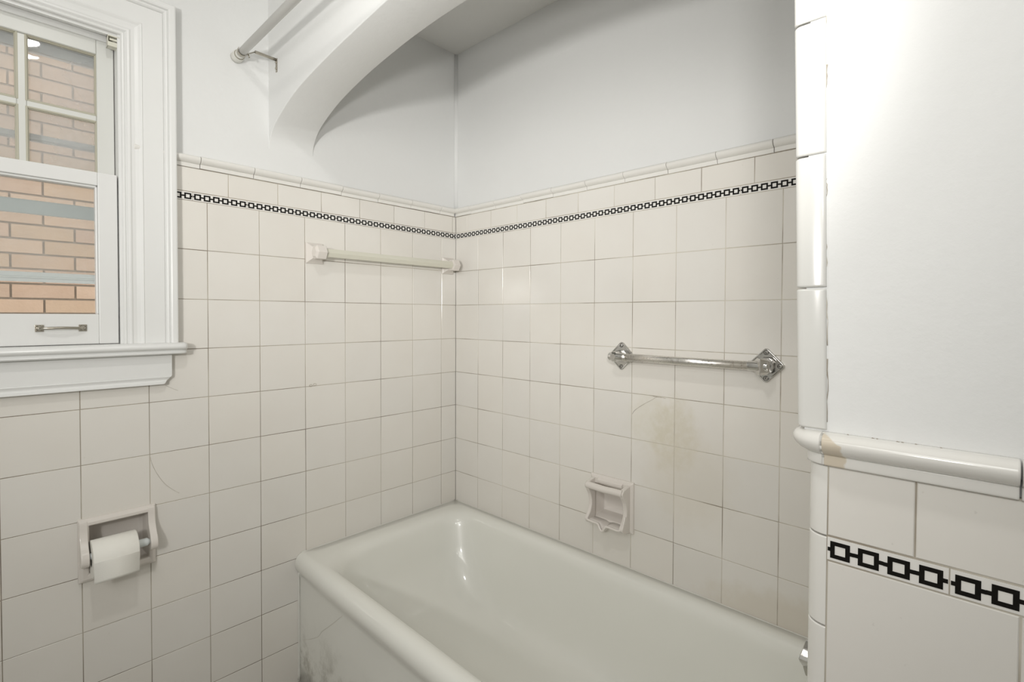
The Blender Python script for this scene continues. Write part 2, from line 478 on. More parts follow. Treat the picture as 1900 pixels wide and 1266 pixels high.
# coved plaster in the corner above the tiles
R = 0.013; pr = []
for i in range(9):
    a = i/8*PI/2
    pr.append((PL-R+R*math.sin(a) - 0.0, PL-R+R*math.cos(a)))
rings = []
for z in (0.13, ALC+0.01):
    rings.append([(x, y, z) for x, y in pr]+[(PL+0.004, PL+0.004, z)])
mc = MB(); mc.loft(rings, True, True, True, 0, True)
wb = struct(m.build('wall_back', 'plaster'))
mc.build('corner_cove', 'plaster', wb)
colsB = [-(0.1527+c*0.15447) for c in range(0, 9)]+[0.0, YD]
m = MB()
def skipB(u0, u1, v0, v1):
    uc = (u0+u1)/2; vc = (v0+v1)/2
    return SDH[0] < uc < SDH[1] and SDH[2] < vc < SDH[3]
field(m, PB, colsB, rowsA, skipB)
field(m, PB, [0.0]+[-0.0785-0.1543*k for k in range(0, 11) if -0.0785-0.1543*k > YD]+[YD], [0.0235, 0.0975])
m.build('tile_field', 'tile_stain', wb)
m = MB()
slab(m, PB, sorted([YD, SDH[0], SDH[1], 0.0]), sorted([FLOOR, SDH[2], SDH[3], 0.0985]), -0.0055, -0.0010, [SDH])
m.build('grout', 'grout_pale', wb)
m = MB(); strip(m, PB, clipstrips(strips_from(-1.275-3*0.1555, 13, 0.1555, 0.0259), YD, -0.0006), -0.0035); m.build('border_band', ['band_white', 'band_black'], wb)
m = MB(); cap(m, PB, [YD]+[-0.109-0.157*k for k in range(0, 10) if -0.109-0.157*k > YD]+[-0.001], 0.0985); m.build('cap_moulding', 'cap', wb)
m = MB()
crack(m, PB, [(-0.928, -0.684), (-0.940, -0.668), (-0.972, -0.6448), (-1.0, -0.628), (-1.0166, -0.6172), (-1.035, -0.6165), (-1.0488, -0.6175)], 0.0004)
crack(m, PB, [(-1.005, -0.6155), (-1.018, -0.6160), (-1.035, -0.6160)], 0.0006)
m.build('crack', 'grout', wb)

# ------------------------------------------------------------------ wall_right : partition that ends the alcove, room side faces the camera
YE = -1.655
m = MB()
m.box((XC+0.0075, -2.80, FLOOR-0.1), (-0.02+0.0, YE-0.022, -0.50))
m.box((XC+0.002, -2.80, -0.50), (-0.02, YE-0.022, 1.02))
m.box((XC+0.030, YE-0.03, FLOOR-0.1), (-0.0, YD-0.007, 1.02))
wr = struct(m.build('wall_right', 'plaster'))
m = MB()
YT = -1.6765
cC = [YT, -1.830, -1.984, -2.138, -2.292, -2.446, -2.6, -2.754]
rC = [-0.6235]+[-0.6235-k*T for k in range(1, 7)]+[FLOOR]
field(m, PC, cC, rC)
field(m, PC, [YT, -1.7537, -1.9075, -2.061, -2.215, -2.369, -2.523, -2.677], [-0.5960, -0.5180])
m.build('tile_field', 'tile', wr)
m = MB(); m.box(PC(-2.76, FLOOR, -0.0085), PC(YT+0.001, -0.517, -0.0010)); m.build('grout', 'grout_pale', wr)
m = MB()
st = [(-1.7806, YT, [-1.7806+0.0140+0.0258*i for i in range(4)])]+[(-1.7806-(k+1)*0.1553, -1.7806-k*0.1553, [-1.7806-(k+0.5)*0.1553+(i-2.5)*0.0257 for i in range(6)]) for k in range(6)]
strip(m, PC, st, -0.6228); m.build('border_band', ['band_white', 'band_black'], wr)
m = MB(); cap(m, PC, [-1.6720, -1.8280, -1.984, -2.14, -2.296, -2.452, -2.608, -2.76], -0.5170); m.build('cap_moulding', 'cap_chip', wr)
# rounded corner cap piece
m = MB(); rc = 0.021; cx, cy = XC+rc, YE-rc; rings = []
path = [((cx-rc, -1.6708), (-1, 0)), ((cx-rc, cy-0.0005), (-1, 0))]
for i in range(0, 9):
    a = PI-(i/8)*PI/2
    path.append(((cx+rc*math.cos(a), cy+rc*math.sin(a)), (math.cos(a), math.sin(a))))
path.append(((cx+0.03, YE), (0, 1)))
for (px, py), (nx, ny) in path:
    rings.append([(px+nx*(p[0] if p[0] > 0.001 else -0.006), py+ny*(p[0] if p[0] > 0.001 else -0.006), -0.5170+p[1]) for p in CAPS])
m.loft(rings, True, True, True, 0, True); m.build('corner_cap', 'cap', wr)
# quarter-round corner tiles below the cap
m = MB(); z = -0.5180
for h in (0.0792, 0.1015, 0.152, 0.152, 0.152, 0.152, 0.152, 0.152, 0.10):
    rings = []; z1 = max(z-h, FLOOR)
    for zz, e in ((z-0.0008, 0.0010), (z-0.0018, 0), (z-0.0026, 0), (z1+0.0026, 0), (z1+0.0018, 0), (z1+0.0008, 0.0010)):
        pr = [(cx+0.004-rc, YT+0.0004+0.0)]
        pr = [(XC+e, YT+0.0004)]
        for i in range(0, 10):
            a = PI-(i/9)*PI/2
            pr.append((cx+(rc-e)*math.cos(a), cy+(rc-e)*math.sin(a)))
        pr += [(cx+0.02, YE-e), (cx+0.02, YE-0.008), (XC+0.014, YE-0.012), (XC+0.008, YT+0.0004)]
        rings.append([(x, y, zz) for x, y in pr])
    m.loft(rings, True, True, True, 0, False)
    for q in range(len(m.sm)):
        if len(m.f[q]) == 4: m.sm[q] = True
    z = z1
    if z <= FLOOR+0.01: break
o = m.build('corner_tile', 'cap', wr)
# flat bullnose trim going up the plaster, slightly out of plumb
m = MB(); js = [-0.4795, -0.3209, -0.1722, -0.0228, 0.127, 0.277, 0.427, 0.577, 0.727, CEIL]
for a, b in zip(js[:-1], js[1:]):
    rings = []; sh = random.uniform(-0.0006, 0.0006)
    for zz, e in ((a+0.0010, 0.0012), (a+0.0025, 0), (a+0.0034, 0), (b-0.0034, 0), (b-0.0025, 0), (b-0.0010, 0.0012)):
        ye = -1.6445+(zz+0.47)*0.0224+sh; yr = -1.6745+(zz+0.47)*0.0165+sh
        rb = 0.008; pr = [(XC+0.006, yr), (XC+e, yr), (XC-0.0012+e, yr+0.003)]
        for i in range(0, 7):
            t_ = PI-(i/6)*PI/2
            pr.append((XC-0.0012+rb+(rb-e)*math.cos(t_), ye-rb+(rb-e)*math.sin(t_)))
        pr += [(XC+0.035, ye-e), (XC+0.035, ye-0.02)]
        rings.append([(x, y, zz) for x, y in pr])
    m.loft(rings, True, True, True, 0, True)
m.build('bullnose_tile', 'trim_glaze', wr)
m = MB(); m.box((XC+0.0021, -1.680, -0.4812), (XC+0.03, -1.652, CEIL)); m.build('trim_joint', 'plaster', wr)
# cracked paint line beside the trim
m = MB()
for z0, z1, rr in ((-0.47, -0.40, .0010), (-0.385, -0.33, .0008), (-0.305, -0.27, .0006), (-0.22, -0.20, .0006), (-0.10, -0.075, .0012), (-0.03, 0.02, .0004)):
    q = []
    for i in range(7):
        zz = z0+(z1-z0)*i/6
        q.append((XC+0.0016, -1.6748+(zz+0.47)*0.0165+random.uniform(-0.0009, 0.0009), zz))
    m.tube(q, [rr*random.uniform(0.2, 1) for _ in q], 6)
for y in (-1.694, -1.716, -1.720, -1.737, -1.741, -1.752, -1.7715):
    m.tube([(XC-0.0008, y, -0.4804), (XC-0.0010, y-0.0008, -0.4802), (XC-0.0008, y-random.uniform(.0015, .003), -0.4806)], [0.0002, 0.00045, 0.0002], 5)
m.build('crack', 'grout_pale', wr)
# end wall of the alcove, tiled like the rest
m = MB()
field(m, PD, [-0.80]+[-0.80+0.06+T*k for k in range(0, 5)]+[-0.001], [v for v in rowsA])
field(m, PD, [-0.80]+[-0.80+0.13+T*k for k in range(0, 5)]+[-0.001], [0.0235, 0.0975])
m.build('alcove_tile_field', 'tile', wr)
m = MB(); m.box(PD(-0.80, FLOOR, -0.006), PD(-0.001, 0.0985, -0.0012)); m.build('alcove_grout', 'grout_pale', wr)

# rest of the room behind the camera
m = MB(); m.box((-2.50, -2.80, FLOOR-0.1), (-2.36, 0.16, 1.02)); struct(m.build('wall_west', 'plaster'))
m = MB(); m.box((-2.50, -2.90, FLOOR-0.1), (0.02, -2.76, 1.02)); struct(m.build('wall_rear', 'plaster'))

# ------------------------------------------------------------------ arched header over the tub
fr_ = [(0.0075, 0.195), (0.0050, 0.218), (0.0015, 0.236), (-0.008, 0.253), (-0.028, 0.272), (-0.060, 0.291), (-0.142, 0.3245), (-0.236, 0.350), (-0.343, 0.3675), (-0.457, 0.382), (-0.559, 0.392), (-0.645, 0.400), (-0.724, 0.406), (-0.82, 0.408)]
bk_ = [(0.0080, 0.200), (0.0055, 0.226), (0.0020, 0.246), (-0.009, 0.267), (-0.026, 0.285), (-0.054, 0.306), (-0.120, 0.3345), (-0.204, 0.3615), (-0.311, 0.384), (-0.421, 0.401), (-0.552, 0.415), (-0.640, 0.4215), (-0.724, 0.425), (-0.82, 0.426)]
def mirror(p): return p+[(-1.64-y, z) for y, z in p[:-1][::-1]]
fc = smoothpts([(0, y, z) for y, z in mirror(fr_)], 6); bc = smoothpts([(0, y, z) for y, z in mirror(bk_)], 6)
XF, XB = -0.816, -0.663; rings = []
for a, b in zip(fc, bc):
    e = 0.003
    ya = a.y; yb = b.y
    rings.append([(XF, ya, CEIL+0.05), (XF, ya, a.z+e), (XF+e*0.3, ya, a.z+e*0.3), (XF+e, ya, a.z), (XB-e, yb, b.z), (XB-e*0.3, yb, b.z+e*0.3), (XB, yb, b.z+e), (XB, yb, CEIL+0.05)])
m = MB(); n = len(rings[0])
m.loft(rings, True, True, True, 0, False)
arch = struct(m.build('wall_arch', 'plaster'))
for p in arch.data.polygons: p.use_smooth = abs(p.normal.x) < 0.9 and abs(p.normal.z) > 0.05 and len(p.vertices) == 4

# ------------------------------------------------------------------ window_1
win = struct(empty('window_1'))
def frame_sweep(m, prof, xl, xr, zb, zt, yback=0.0):
    rings = []
    for c in range(4):
        ring = []
        for s_, h in prof:
            x = (xr+s_) if c in (0, 1) else (xl-s_)
            z_ = (zt+s_) if c in (1, 2) else zb
            ring.append((x, yback-h, z_))
        rings.append(ring)
    m.loft(rings, True, True, True, 0, False)
m = MB()
cp = [(0.0, -0.005), (0.0, 0.010), (0.002, 0.013), (0.006, 0.0135), (0.0085, 0.011), (0.0095, 0.013), (0.013, 0.017), (0.018, 0.0175), (0.022, 0.0150), (0.030, 0.0145), (0.038, 0.016), (0.044, 0.0195), (0.0465, 0.0200),
      (0.0475, 0.0180), (0.096, 0.0180), (0.0972, 0.0155), (0.0985, 0.0200), (0.1015, 0.0240), (0.1055, 0.0250), (0.107, 0.0225), (0.109, 0.0290), (0.113, 0.0310), (0.123, 0.0310), (0.1265, 0.0295), (0.127, 0.0270), (0.127, -0.005)]
frame_sweep(m, cp, WX0-0.008, WX1+0.006, -0.438, WZ1-0.003)
m.build('window_casing', 'paint', win, bevel=0.0008)
# jamb lining and stops
m = MB()
for x0, x1 in ((WX1-0.0005, WX1+0.012), (WX0-0.012, WX0+0.0005)): m.box((x0, -0.004, WZ0), (x1, 0.155, WZ1+0.01))
m.box((WX0, -0.004, WZ1-0.001), (WX1, 0.155, WZ1+0.012))
m.box((WX0, 0.036, WZ1-0.018), (WX1, 0.044, WZ1)); m.box((WX0, 0.0, WZ1-0.010), (WX1, 0.012, WZ1))
m.box((WX0, 0.090, WZ0), (WX1, 0.155, WZ0+0.02))
m.build('window_jamb', 'paint', win, bevel=0.001)
# stool with rounded two-step nose, returned at its right end
m = MB()
np_ = [(0.035, -0.468), (0.035, -0.4375), (-0.030, -0.4375), (-0.048, -0.4385), (-0.055, -0.4425), (-0.0575, -0.4490), (-0.055, -0.4550), (-0.048, -0.4585), (-0.041, -0.4605), (-0.0425, -0.4625), (-0.046, -0.4650), (-0.046, -0.4685), (-0.040, -0.4715), (-0.002, -0.4720)]
rings = []
for x, e in ((-2.02, 1), (-1.094, 1), (-1.080, 1), (-1.0735, 0.93), (-1.0700, 0.80), (-1.0690, 0.62)):
    rings.append([(x, (y_*e if y_ < 0 else (y_ if x < -1.2 else 0.004)), z_ if e == 1 else -0.4530+(z_+0.4530)*(0.55+0.45*e)) for y_, z_ in np_])
# behind the wall line the stool only runs inside the opening
m2 = MB(); m2.box((WX0, 0.0, -0.468), (WX1, 0.12, -0.4378))
rings2 = [[(x, min(y_, 0.003), z_) for x, y_, z_ in r] for r in rings]
m.loft(rings2, True, True, True, 0, True); m.box((WX0, 0.002, -0.468), (WX1, 0.12, -0.4378))
m.build('window_sill', 'paint', win)
# apron with a bottom moulding cut back at the end
m = MB()
m.box((-2.00, -0.0175, -0.5375), (-1.1035, 0.003, -0.470))
apf = [(0.003, -0.5370), (-0.019, -0.5370), (-0.0215, -0.5395), (-0.0185, -0.5440), (-0.0165, -0.5480), (-0.0175, -0.5530), (-0.0235, -0.5560), (-0.0240, -0.5605), (0.003, -0.5605)]
rings = [[(-2.0, y_, z_) for y_, z_ in apf], [(-1.1045-(-0.5370-z_)*0.86, y_, z_) for y_, z_ in apf]]
m.loft(rings, True, True, True, 0, False); m.build('window_apron', 'paint', win, bevel=0.0012)

def rect_frame(m, x0, x1, z0, z1, y0, y1, l, r, b, t):
    m.box((x0, y0, z0), (x0+l, y1, z1)); m.box((x1-r, y0, z0), (x1, y1, z1))
    m.box((x0+l, y0, z0), (x1-r, y1, z0+b)); m.box((x0+l, y0, z1-t), (x1-r, y1, z1))
def sticking(m, x0, x1, z0, z1, yf, w_, depth):
    """sloped putty edge round a pane"""
    o = [(x0, z0), (x1, z0), (x1, z1), (x0, z1)]; i_ = [(x0+w_, z0+w_), (x1-w_, z0+w_), (x1-w_, z1-w_), (x0+w_, z1-w_)]
    vs = [(x, yf, z) for x, z in o]+[(x, yf+depth*0.35, z) for x, z in [(a+(c-a)*0.45, b+(d-b)*0.45) for (a, b), (c, d) in zip(o, i_)]]+[(x, yf+depth, z) for x, z in i_]
    fs = []
    for k in range(2):
        for j in range(4): fs.append((k*4+j, k*4+(j+1) % 4, (k+1)*4+(j+1) % 4, (k+1)*4+j))
    m.add(vs, fs, 1 if len(m.mi) and False else 0)
# upper sash
m = MB()
ux0, ux1 = WX0+0.002, WX1-0.002
gx1 = -1.262; pw = 0.1405; mw = 0.0185
gx0 = gx1-3*pw-2*mw
rect_frame(m, ux0, ux1, 0.010, 0.428, 0.044, 0.078, gx0-ux0, ux1-gx1, 0.034, 0.428-0.376)
rows_ = ((0.044, 0.188), (0.207, 0.376))
for k in (1, 2):
    x = gx1-k*pw-(k-1)*mw; m.box((x-mw, 0.050, 0.044), (x, 0.074, 0.376))
for k in range(3):
    x1_ = gx1-k*(pw+mw); m.box((x1_-pw, 0.050, 0.188), (x1_, 0.0735, 0.207))
us = m.build('upper_sash', 'paint_grey', win, bevel=0.0025)
m = MB()
for k in range(3):
    x1_ = gx1-k*(pw+mw); x0_ = x1_-pw
    for z0, z1 in rows_:
        w_ = 0.004
        e_ = 0.0030
        for k2, (dd_, y_) in enumerate(((e_, 0.0492), (0.0, 0.0525))):
            a0, a1, c0, c1 = x0_-dd_, x1_+dd_, z0-dd_, z1+dd_; t_ = w_+dd_-(0.0 if k2 else 0.0022)
            m.box((a0, y_, c0), (a0+t_, 0.0600, c1)); m.box((a1-t_, y_, c0), (a1, 0.0600, c1))
            m.box((a0+t_, y_, c0), (a1-t_, 0.0600, c0+t_)); m.box((a0+t_, y_, c1-t_), (a1-t_, 0.0600, c1))
m.build('glazing_bead', 'paint_shade', us, bevel=0.0010)
m = MB()
for k in range(3):
    x1_ = gx1-k*(pw+mw)
    for z0, z1 in rows_:
        m.box((x1_-pw, 0.0605, z0), (x1_, 0.0625, z1))
m.build('glass_pane', 'glass_veiled', us)
# lower sash
m = MB()
lx0, lx1 = WX0+0.002, WX1-0.0035
rect_frame(m, lx0, lx1, -0.4365, 0.0365, 0.000, 0.036, 0.0445, 0.0425, 0.0825, 0.0365)
glx0, glx1, glz0, glz1 = lx0+0.0445, lx1-0.0425, -0.354, 0.0
m.box((glx0, 0.006, glz1-0.006), (glx1, 0.03, glz1)); m.box((glx1-0.005, 0.006, glz0), (glx1, 0.03, glz1)); m.box((glx0, 0.006, glz0), (glx0+0.005, 0.03, glz1))
ls = m.build('lower_sash', 'paint', win, bevel=0.002)
m = MB(); m.box((glx0, 0.0195, glz0), (glx1, 0.0215, glz1)); m.build('glass_pane', 'glass', ls)
# sash lift on the bottom rail
m = MB()
for x in (-1.3880, -1.3030):
    m.box((x-0.0085, -0.0035, -0.4005), (x+0.0085, 0.001, -0.3825))
    m.tube([(x, -0.001, -0.3915), (x, -0.010, -0.3915), (x, -0.014, -0.3915)], [0.0062, 0.0052, 0.003], 12)
    for s1 in (-1, 1):
        for s2 in (-1, 1):
            m.tube([(x+s1*0.0052, -0.003, -0.3915+s2*0.0055), (x+s1*0.0052, -0.0052, -0.3915+s2*0.0055)], [0.0022, 0.0012], 8)
q = smoothpts([(-1.388, -0.010, -0.3915), (-1.378, -0.0165, -0.3915), (-1.3455, -0.021, -0.3905), (-1.313, -0.0165, -0.3915), (-1.303, -0.010, -0.3915)], 6)
m.tube(q, 0.0036, 10)
m.build('sash_lift', 'nickel', ls, bevel=0.0006)
# storm window
m = MB()
sx0, sx1 = WX0+0.004, WX1-0.004
rect_frame(m, sx0, sx1, WZ0+0.02, 0.430, 0.108, 0.130, 0.030, 0.028, 0.02, 0.070)
m.box((sx0, 0.112, 0.118), (sx1, 0.128, 0.137)); m.box((sx0, 0.108, 0.121), (sx1, 0.112, 0.127))
m.box((sx0, 0.116, -0.081), (sx1, 0.128, -0.043))
m.box((sx0, 0.104, -0.2665), (sx1, 0.124, -0.252)); m.box((sx0, 0.108, -0.252), (sx1, 0.120, -0.240)); m.box((sx0, 0.100, -0.257), (sx1, 0.104, -0.253))
sw = m.build('storm_sash', 'alu', win, bevel=0.0012)
m = MB(); m.box((sx0, 0.1155, -0.26), (sx1, 0.1175, 0.43)); m.build('storm_glass', 'glass_storm', sw)
rebase(win, (-1.5, 0.0, -0.47))

# blind bracket left on the head of the frame
m = MB()
bx0, bx1, bz0, bz1 = -1.2430, -1.2165, 0.392, 0.4215
m.box((bx0, -0.002, bz0), (bx0+0.0015, 0.022, bz1)); m.box((bx1-0.0015, -0.002, bz0), (bx1, 0.022, bz1))
m.box((bx0, -0.002, bz0), (bx1, 0.022, bz0+0.0015)); m.box((bx0, 0.0205, bz0), (bx1, 0.022, bz1)); m.box((bx0, -0.004, bz1-0.003), (bx1, 0.022, bz1))
m.box((bx0+0.004, -0.003, bz0+0.016), (bx1-0.002, -0.001, bz0+0.0215)); m.box((bx0, -0.003, bz0), (bx1, -0.001, bz0+0.012))
bb = m.build('blind_bracket', 'ivory', bevel=0.0005)
tag(bb, 'small cream metal blind bracket fixed in the upper corner of the window frame', 'bracket'); rebase(bb, (-1.2165, 0.01, 0.405))

# ------------------------------------------------------------------ outside: neighbour's brick wall
m = MB(); BH = 0.0665; BL = 0.2135; z = -1.60; r_ = 0; zoff = -0.2860-0.0665*20
for j in range(0, 44):
    z0 = zoff+j*BH+0.004
    off = (BL/2 if j % 2 else 0)-1.4012
    for i in range(-7, 9):
        k = 1-random.random()*0.13; x0 = off+i*BL+0.004
        m.box((x0, 1.35+random.uniform(-.0015, .0015), z0), (x0+BL-0.008, 1.43, z0+BH-0.009), 0, (k, k*random.uniform(.97, 1.0), k*random.uniform(.94, 1)))
br = m.build('brick_wall', 'brick')
m = MB(); m.box((-2.95, 1.357, zoff), (0.58, 1.425, zoff+44*BH)); m.build('mortar', 'mortar', br)
tag(br, 'cream brick wall of the neighbouring building seen through the window', 'building wall'); rebase(br, (-1.2, 1.39, zoff))
m = MB(); m.box((-4.0, 0.16, FLOOR-0.3), (2.0, 3.0, FLOOR-0.2)); struct(m.build('floor_outside', 'outdoor'))

# ------------------------------------------------------------------ bathtub
def rrect(xf, xb, yl, yr, r, z, k=9):
    pts = []
    def side(a, b, n=22):
        return [(a[0]+(b[0]-a[0])*i/n, a[1]+(b[1]-a[1])*i/n, z) for i in range(1, n)]
    r0 = r; rf = min(r*1.5 if r > 0.04 else r, (xb-xf)*0.47)
    for cx_, cy_, a0, r in ((xb-r, yl-r, 0, r), (xf+rf, yl-rf, PI/2, rf), (xf+r, yr+r, PI, r), (xb-r, yr+r, 1.5*PI, r)):
        for i in range(k):
            a = a0+PI/2*i/(k-1); pts.append((cx_+r*math.cos(a), cy_+r*math.sin(a), z))
        if a0 == PI/2: pts += side((xf, yl-rf), (xf, yr+r0))
    return pts
XBK, YLF, YRT = -0.001, -0.001, YD+0.001
outer = [(-0.722, FLOOR), (-0.722, -1.60), (-0.7215, -1.40), (-0.7215, -1.300), (-0.7235, -1.285), (-0.7290, -1.2745), (-0.7355, -1.2610), (-0.7385, -1.2465), (-0.7365, -1.2320), (-0.7300, -1.2200), (-0.7195, -1.2125), (-0.7070, -1.2100)]
rings = [rrect(x, XBK, YLF, YRT, 0.002, z) for x, z in outer]
inner = [(-0.6950, -0.0300, -0.0420, -1.618, 0.055, -1.2102), (-0.6850, -0.0400, -0.066, -1.600, 0.080, -1.2122), (-0.6745, -0.0500, -0.084, -1.588, 0.095, -1.2195), (-0.6670, -0.0580, -0.097, -1.580, 0.105, -1.2330), (-0.6620, -0.0640, -0.106, -1.574, 0.112, -1.2520),
         (-0.6550, -0.0720, -0.121, -1.567, 0.118, -1.3000), (-0.6450, -0.0850, -0.145, -1.560, 0.128, -1.3700), (-0.6320, -0.1000, -0.195, -1.550, 0.140, -1.4400), (-0.6150, -0.1200, -0.255, -1.535, 0.150, -1.4950), (-0.5940, -0.1450, -0.315, -1.512, 0.150, -1.5250), (-0.5680, -0.1750, -0.370, -1.480, 0.140, -1.5410), (-0.5300, -0.2150, -0.430, -1.430, 0.12, -1.5480), (-0.45, -0.30, -0.60, -1.25, 0.07, -1.5520), (-0.39, -0.36, -0.80, -1.05, 0.012, -1.5530)]
def interp(rows, k):
    out = []
    for i in range(len(rows)-1):
        for j in range(k):
            t_ = j/k
            a, b, c, d = rows[max(i-1, 0)], rows[i], rows[i+1], rows[min(i+2, len(rows)-1)]
            out.append([0.5*((2*q)+(r-p)*t_+(2*p-5*q+4*r-s_)*t_*t_+(3*q-p-3*r+s_)*t_**3) for p, q, r, s_ in zip(a, b, c, d)])
    out.append(rows[-1]); return out
rings += [rrect(*r) for r in interp([list(x) for x in inner], 4)]
m = MB(); m.loft(rings, True, True, True, 0, True)
for i, (x, y, z) in enumerate(m.v):      # the front of the tub bows gently outwards
    k = max(0.0, min(1.0, (-x-0.30)/0.30))
    if -0.002 > y > YRT: m.v[i] = (x-k*(0.007*min(1.0, -y/0.25)+0.009*min(1.0, -y)**2+(0.005*min(1.0, -y/0.25) if x > -0.70 else 0.0)), y, z)
tub = m.build('bathtub', 'enamel')
tag(tub, 'large off-white enamelled bathtub built into the tiled alcove', 'bathtub'); rebase(tub, (-0.37, -0.82, FLOOR))
m = MB()
def bead(m, pts, r=0.0035): m.tube(pts, [r*random.uniform(0.75, 1.2) for _ in pts], 8)
bead(m, [(-0.7235-0.001, -0.0015, z) for z in [FLOOR+0.01+(0.392)*i/22 for i in range(23)]], 0.0042)
bead(m, [(-0.715+0.711*i/40, -0.002, -1.2105) for i in range(41)], 0.0024)
bead(m, [(-0.002, -0.004-1.64*i/60, -1.2105) for i in range(61)], 0.0024)
ck = m.build('caulk', 'caulk'); ck.parent = tub
m = MB()
APRON_CRACK = [(-0.3772, -1.264), (-0.3364, -1.2943), (-0.2538, -1.3621), (-0.1888, -1.4117), (-0.1569, -1.4441), (-0.095, -1.4811), (-0.0254, -1.5161)]
def apx(y): return -0.7217-(0.007*min(1.0, -y/0.25)+0.009*y*y)
cq = smoothpts([(apx(y), y, z) for y, z in APRON_CRACK], 5)
m.tube(cq, 0.00035, 5); hc = m.build('crack', 'grout_pale'); hc.parent = tub
for v in hc.data.vertices: v.co -= Vector((-0.37, -0.82, FLOOR))
for v in ck.data.vertices: v.co -= Vector((-0.37, -0.82, FLOOR))

# ------------------------------------------------------------------ porcelain towel bar on the window wall
tb = empty('towel_bar'); tag(tb, 'ivory porcelain towel bar with hexagonal rod on the window wall above the tub', 'towel bar')
def hexring(cx_, cy_, cz_, r, axis='x', ph=0):
    return [(cx_, cy_+r*math.cos(ph+i*PI/3), cz_+r*math.sin(ph+i*PI/3)) for i in range(6)]
for xc, hx, sgn in ((-0.664, -0.674, 1), (-0.052, -0.081+0.006, -1)):
    m = MB(); zc = -0.1305
    def sq(y, a, b, x=None): x = xc if x is None else x; return [(x-a, y, zc-b), (x+a, y, zc-b), (x+a, y, zc+b), (x-a, y, zc+b)]
    m.loft([sq(0.001, 0.0315, 0.037), sq(-0.006, 0.0315, 0.037), sq(-0.011, 0.027, 0.032), sq(-0.030, 0.015, 0.019), sq(-0.045, 0.013, 0.017)], True, True, True, 0, False)
    L = 0.017
    hxc = xc
    m.loft([hexring(hxc-sgn*(L+0.006), -0.050, zc, 0.017), hexring(hxc-sgn*L, -0.050, zc, 0.0275), hexring(hxc+sgn*(L-0.002), -0.050, zc, 0.0275), hexring(hxc+sgn*L, -0.050, zc, 0.0255)], True, True, True, 0, False)
    m.build('mount', 'porcelain', tb, bevel=0.0018)
m = MB(); m.loft([hexring(-0.6480, -0.050, -0.1305, 0.0170), hexring(-0.0680, -0.050, -0.1305, 0.0170)], True, True, True, 0, False)
m.build('bar', 'ivory', tb, bevel=0.0008)
m = MB(); m.loft([hexring(-0.6475, -0.050, -0.1305, 0.0192), hexring(-0.6440, -0.050, -0.1305, 0.0192)], True, True, True, 0, False)
m.build('socket_gap', 'dark', tb)
rebase(tb, (-0.36, 0.0, -0.1305))

# ------------------------------------------------------------------ chrome grab bar on the back wall
gb = empty('grab_bar'); tag(gb, 'worn chrome grab bar with diamond shaped screwed flanges above the soap dish', 'grab bar')
ZG = -0.4895
def diamond(m, yc, zc, R, d0, d1, rr=0.010):
    def ring(d, R_, rr_):
        pts = []
        for k in range(4):
            a = k*PI/2; c_ = Vector((math.cos(a), math.sin(a)))*(R_-rr_*1.414)
            for i in range(5):
                b = a-PI/4+PI/2*i/4; pts.append((-d, yc+c_.x+rr_*math.cos(b), zc+c_.y+rr_*math.sin(b)))
        return pts
    m.loft([ring(d0, R, rr), ring(d1-0.0018, R, rr), ring(d1, R-0.0030, rr*0.8), ring(d1-0.0004, R-0.0060, rr*0.7), ring(d1-0.0014, R-0.0072, rr*0.6)], True, True, True, 0, False)
for yc, nm in ((-0.888, 0), (-1.3525, 1)):
    m = MB(); diamond(m, yc, ZG, 0.0515, -0.0005, 0.0085)
    # octagonal stem and head
    def octr(d, r, dy=0, rz=None): return [(-d, yc+dy+r*math.cos(PI/8+i*PI/4), ZG+(rz or r)*math.sin(PI/8+i*PI/4)) for i in range(8)]
    m.loft([octr(0.005, 0.0215), octr(0.012, 0.0205), octr(0.024, 0.0190), octr(0.036, 0.0190)], True, True, True, 0, False)
    def blk(dz, k): return [(-d_, yc+y_*k, ZG+dz) for d_, y_ in ((0.020, -0.021), (0.046, -0.021), (0.0680, -0.004), (0.0680, -0.002), (0.046, 0.019), (0.020, 0.019))]
    if nm: m.loft([blk(-0.0225, 0.60), blk(-0.0150, 1.0), blk(0.0150, 1.0), blk(0.0225, 0.60)], True, True, True, 0, False)
    else: m.loft([octr(0.036, 0.0190), octr(0.056, 0.0170), octr(0.062, 0.0110)], True, True, True, 0, False)
    s_ = 1 if nm == 0 else -1
    m.tube([(-0.048, yc+s_*0.018, ZG), (-0.048, yc-s_*0.018, ZG), (-0.048, yc-s_*0.034, ZG)], 0.0142, 20)
    fl = m.build('flange', 'chrome', gb, bevel=0.0010)
    for dy, dz in ((0.036, 0), (-0.036, 0), (0, 0.036), (0, -0.036)):
        m = MB(); y = yc+dy; z_ = ZG+dz
        m.tube([(-0.0062, y, z_), (-0.0085, y, z_), (-0.0098, y, z_)], [0.0052, 0.0050, 0.0026], 14)
        m.box((-0.0102, y-0.0030, z_-0.0006), (-0.0088, y+0.0030, z_+0.0006), 1); m.box((-0.0102, y-0.0006, z_-0.0030), (-0.0088, y+0.0006, z_+0.0030), 1)
        r6 = [(-0.0073, y+0.0064*math.cos(a), z_+0.0064*math.sin(a)) for a in [i*PI/8 for i in range(17)]]
        m.tube(r6, 0.0007, 6, 1)
        m.build('screw', ['chrome', 'dark'], fl)
m = MB(); m.tube([(-0.048, -0.868+0.0, ZG), (-0.048, -1.335, ZG)], 0.0126, 24); m.tube([(-0.048, -0.905, ZG), (-0.048, -0.935, ZG)], 0.0130, 24)
m.build('bar', 'worn_chrome', gb)
rebase(gb, (0.0, -1.12, ZG))

# ------------------------------------------------------------------ recessed soap dish
sd = empty('soap_dish'); tag(sd, 'pinkish white porcelain soap dish with a grip bar recessed in the wall behind the tub', 'soap dish')
m = MB()
y0, y1, z0, z1 = -0.9395, -0.7665, -1.0900, -0.9150
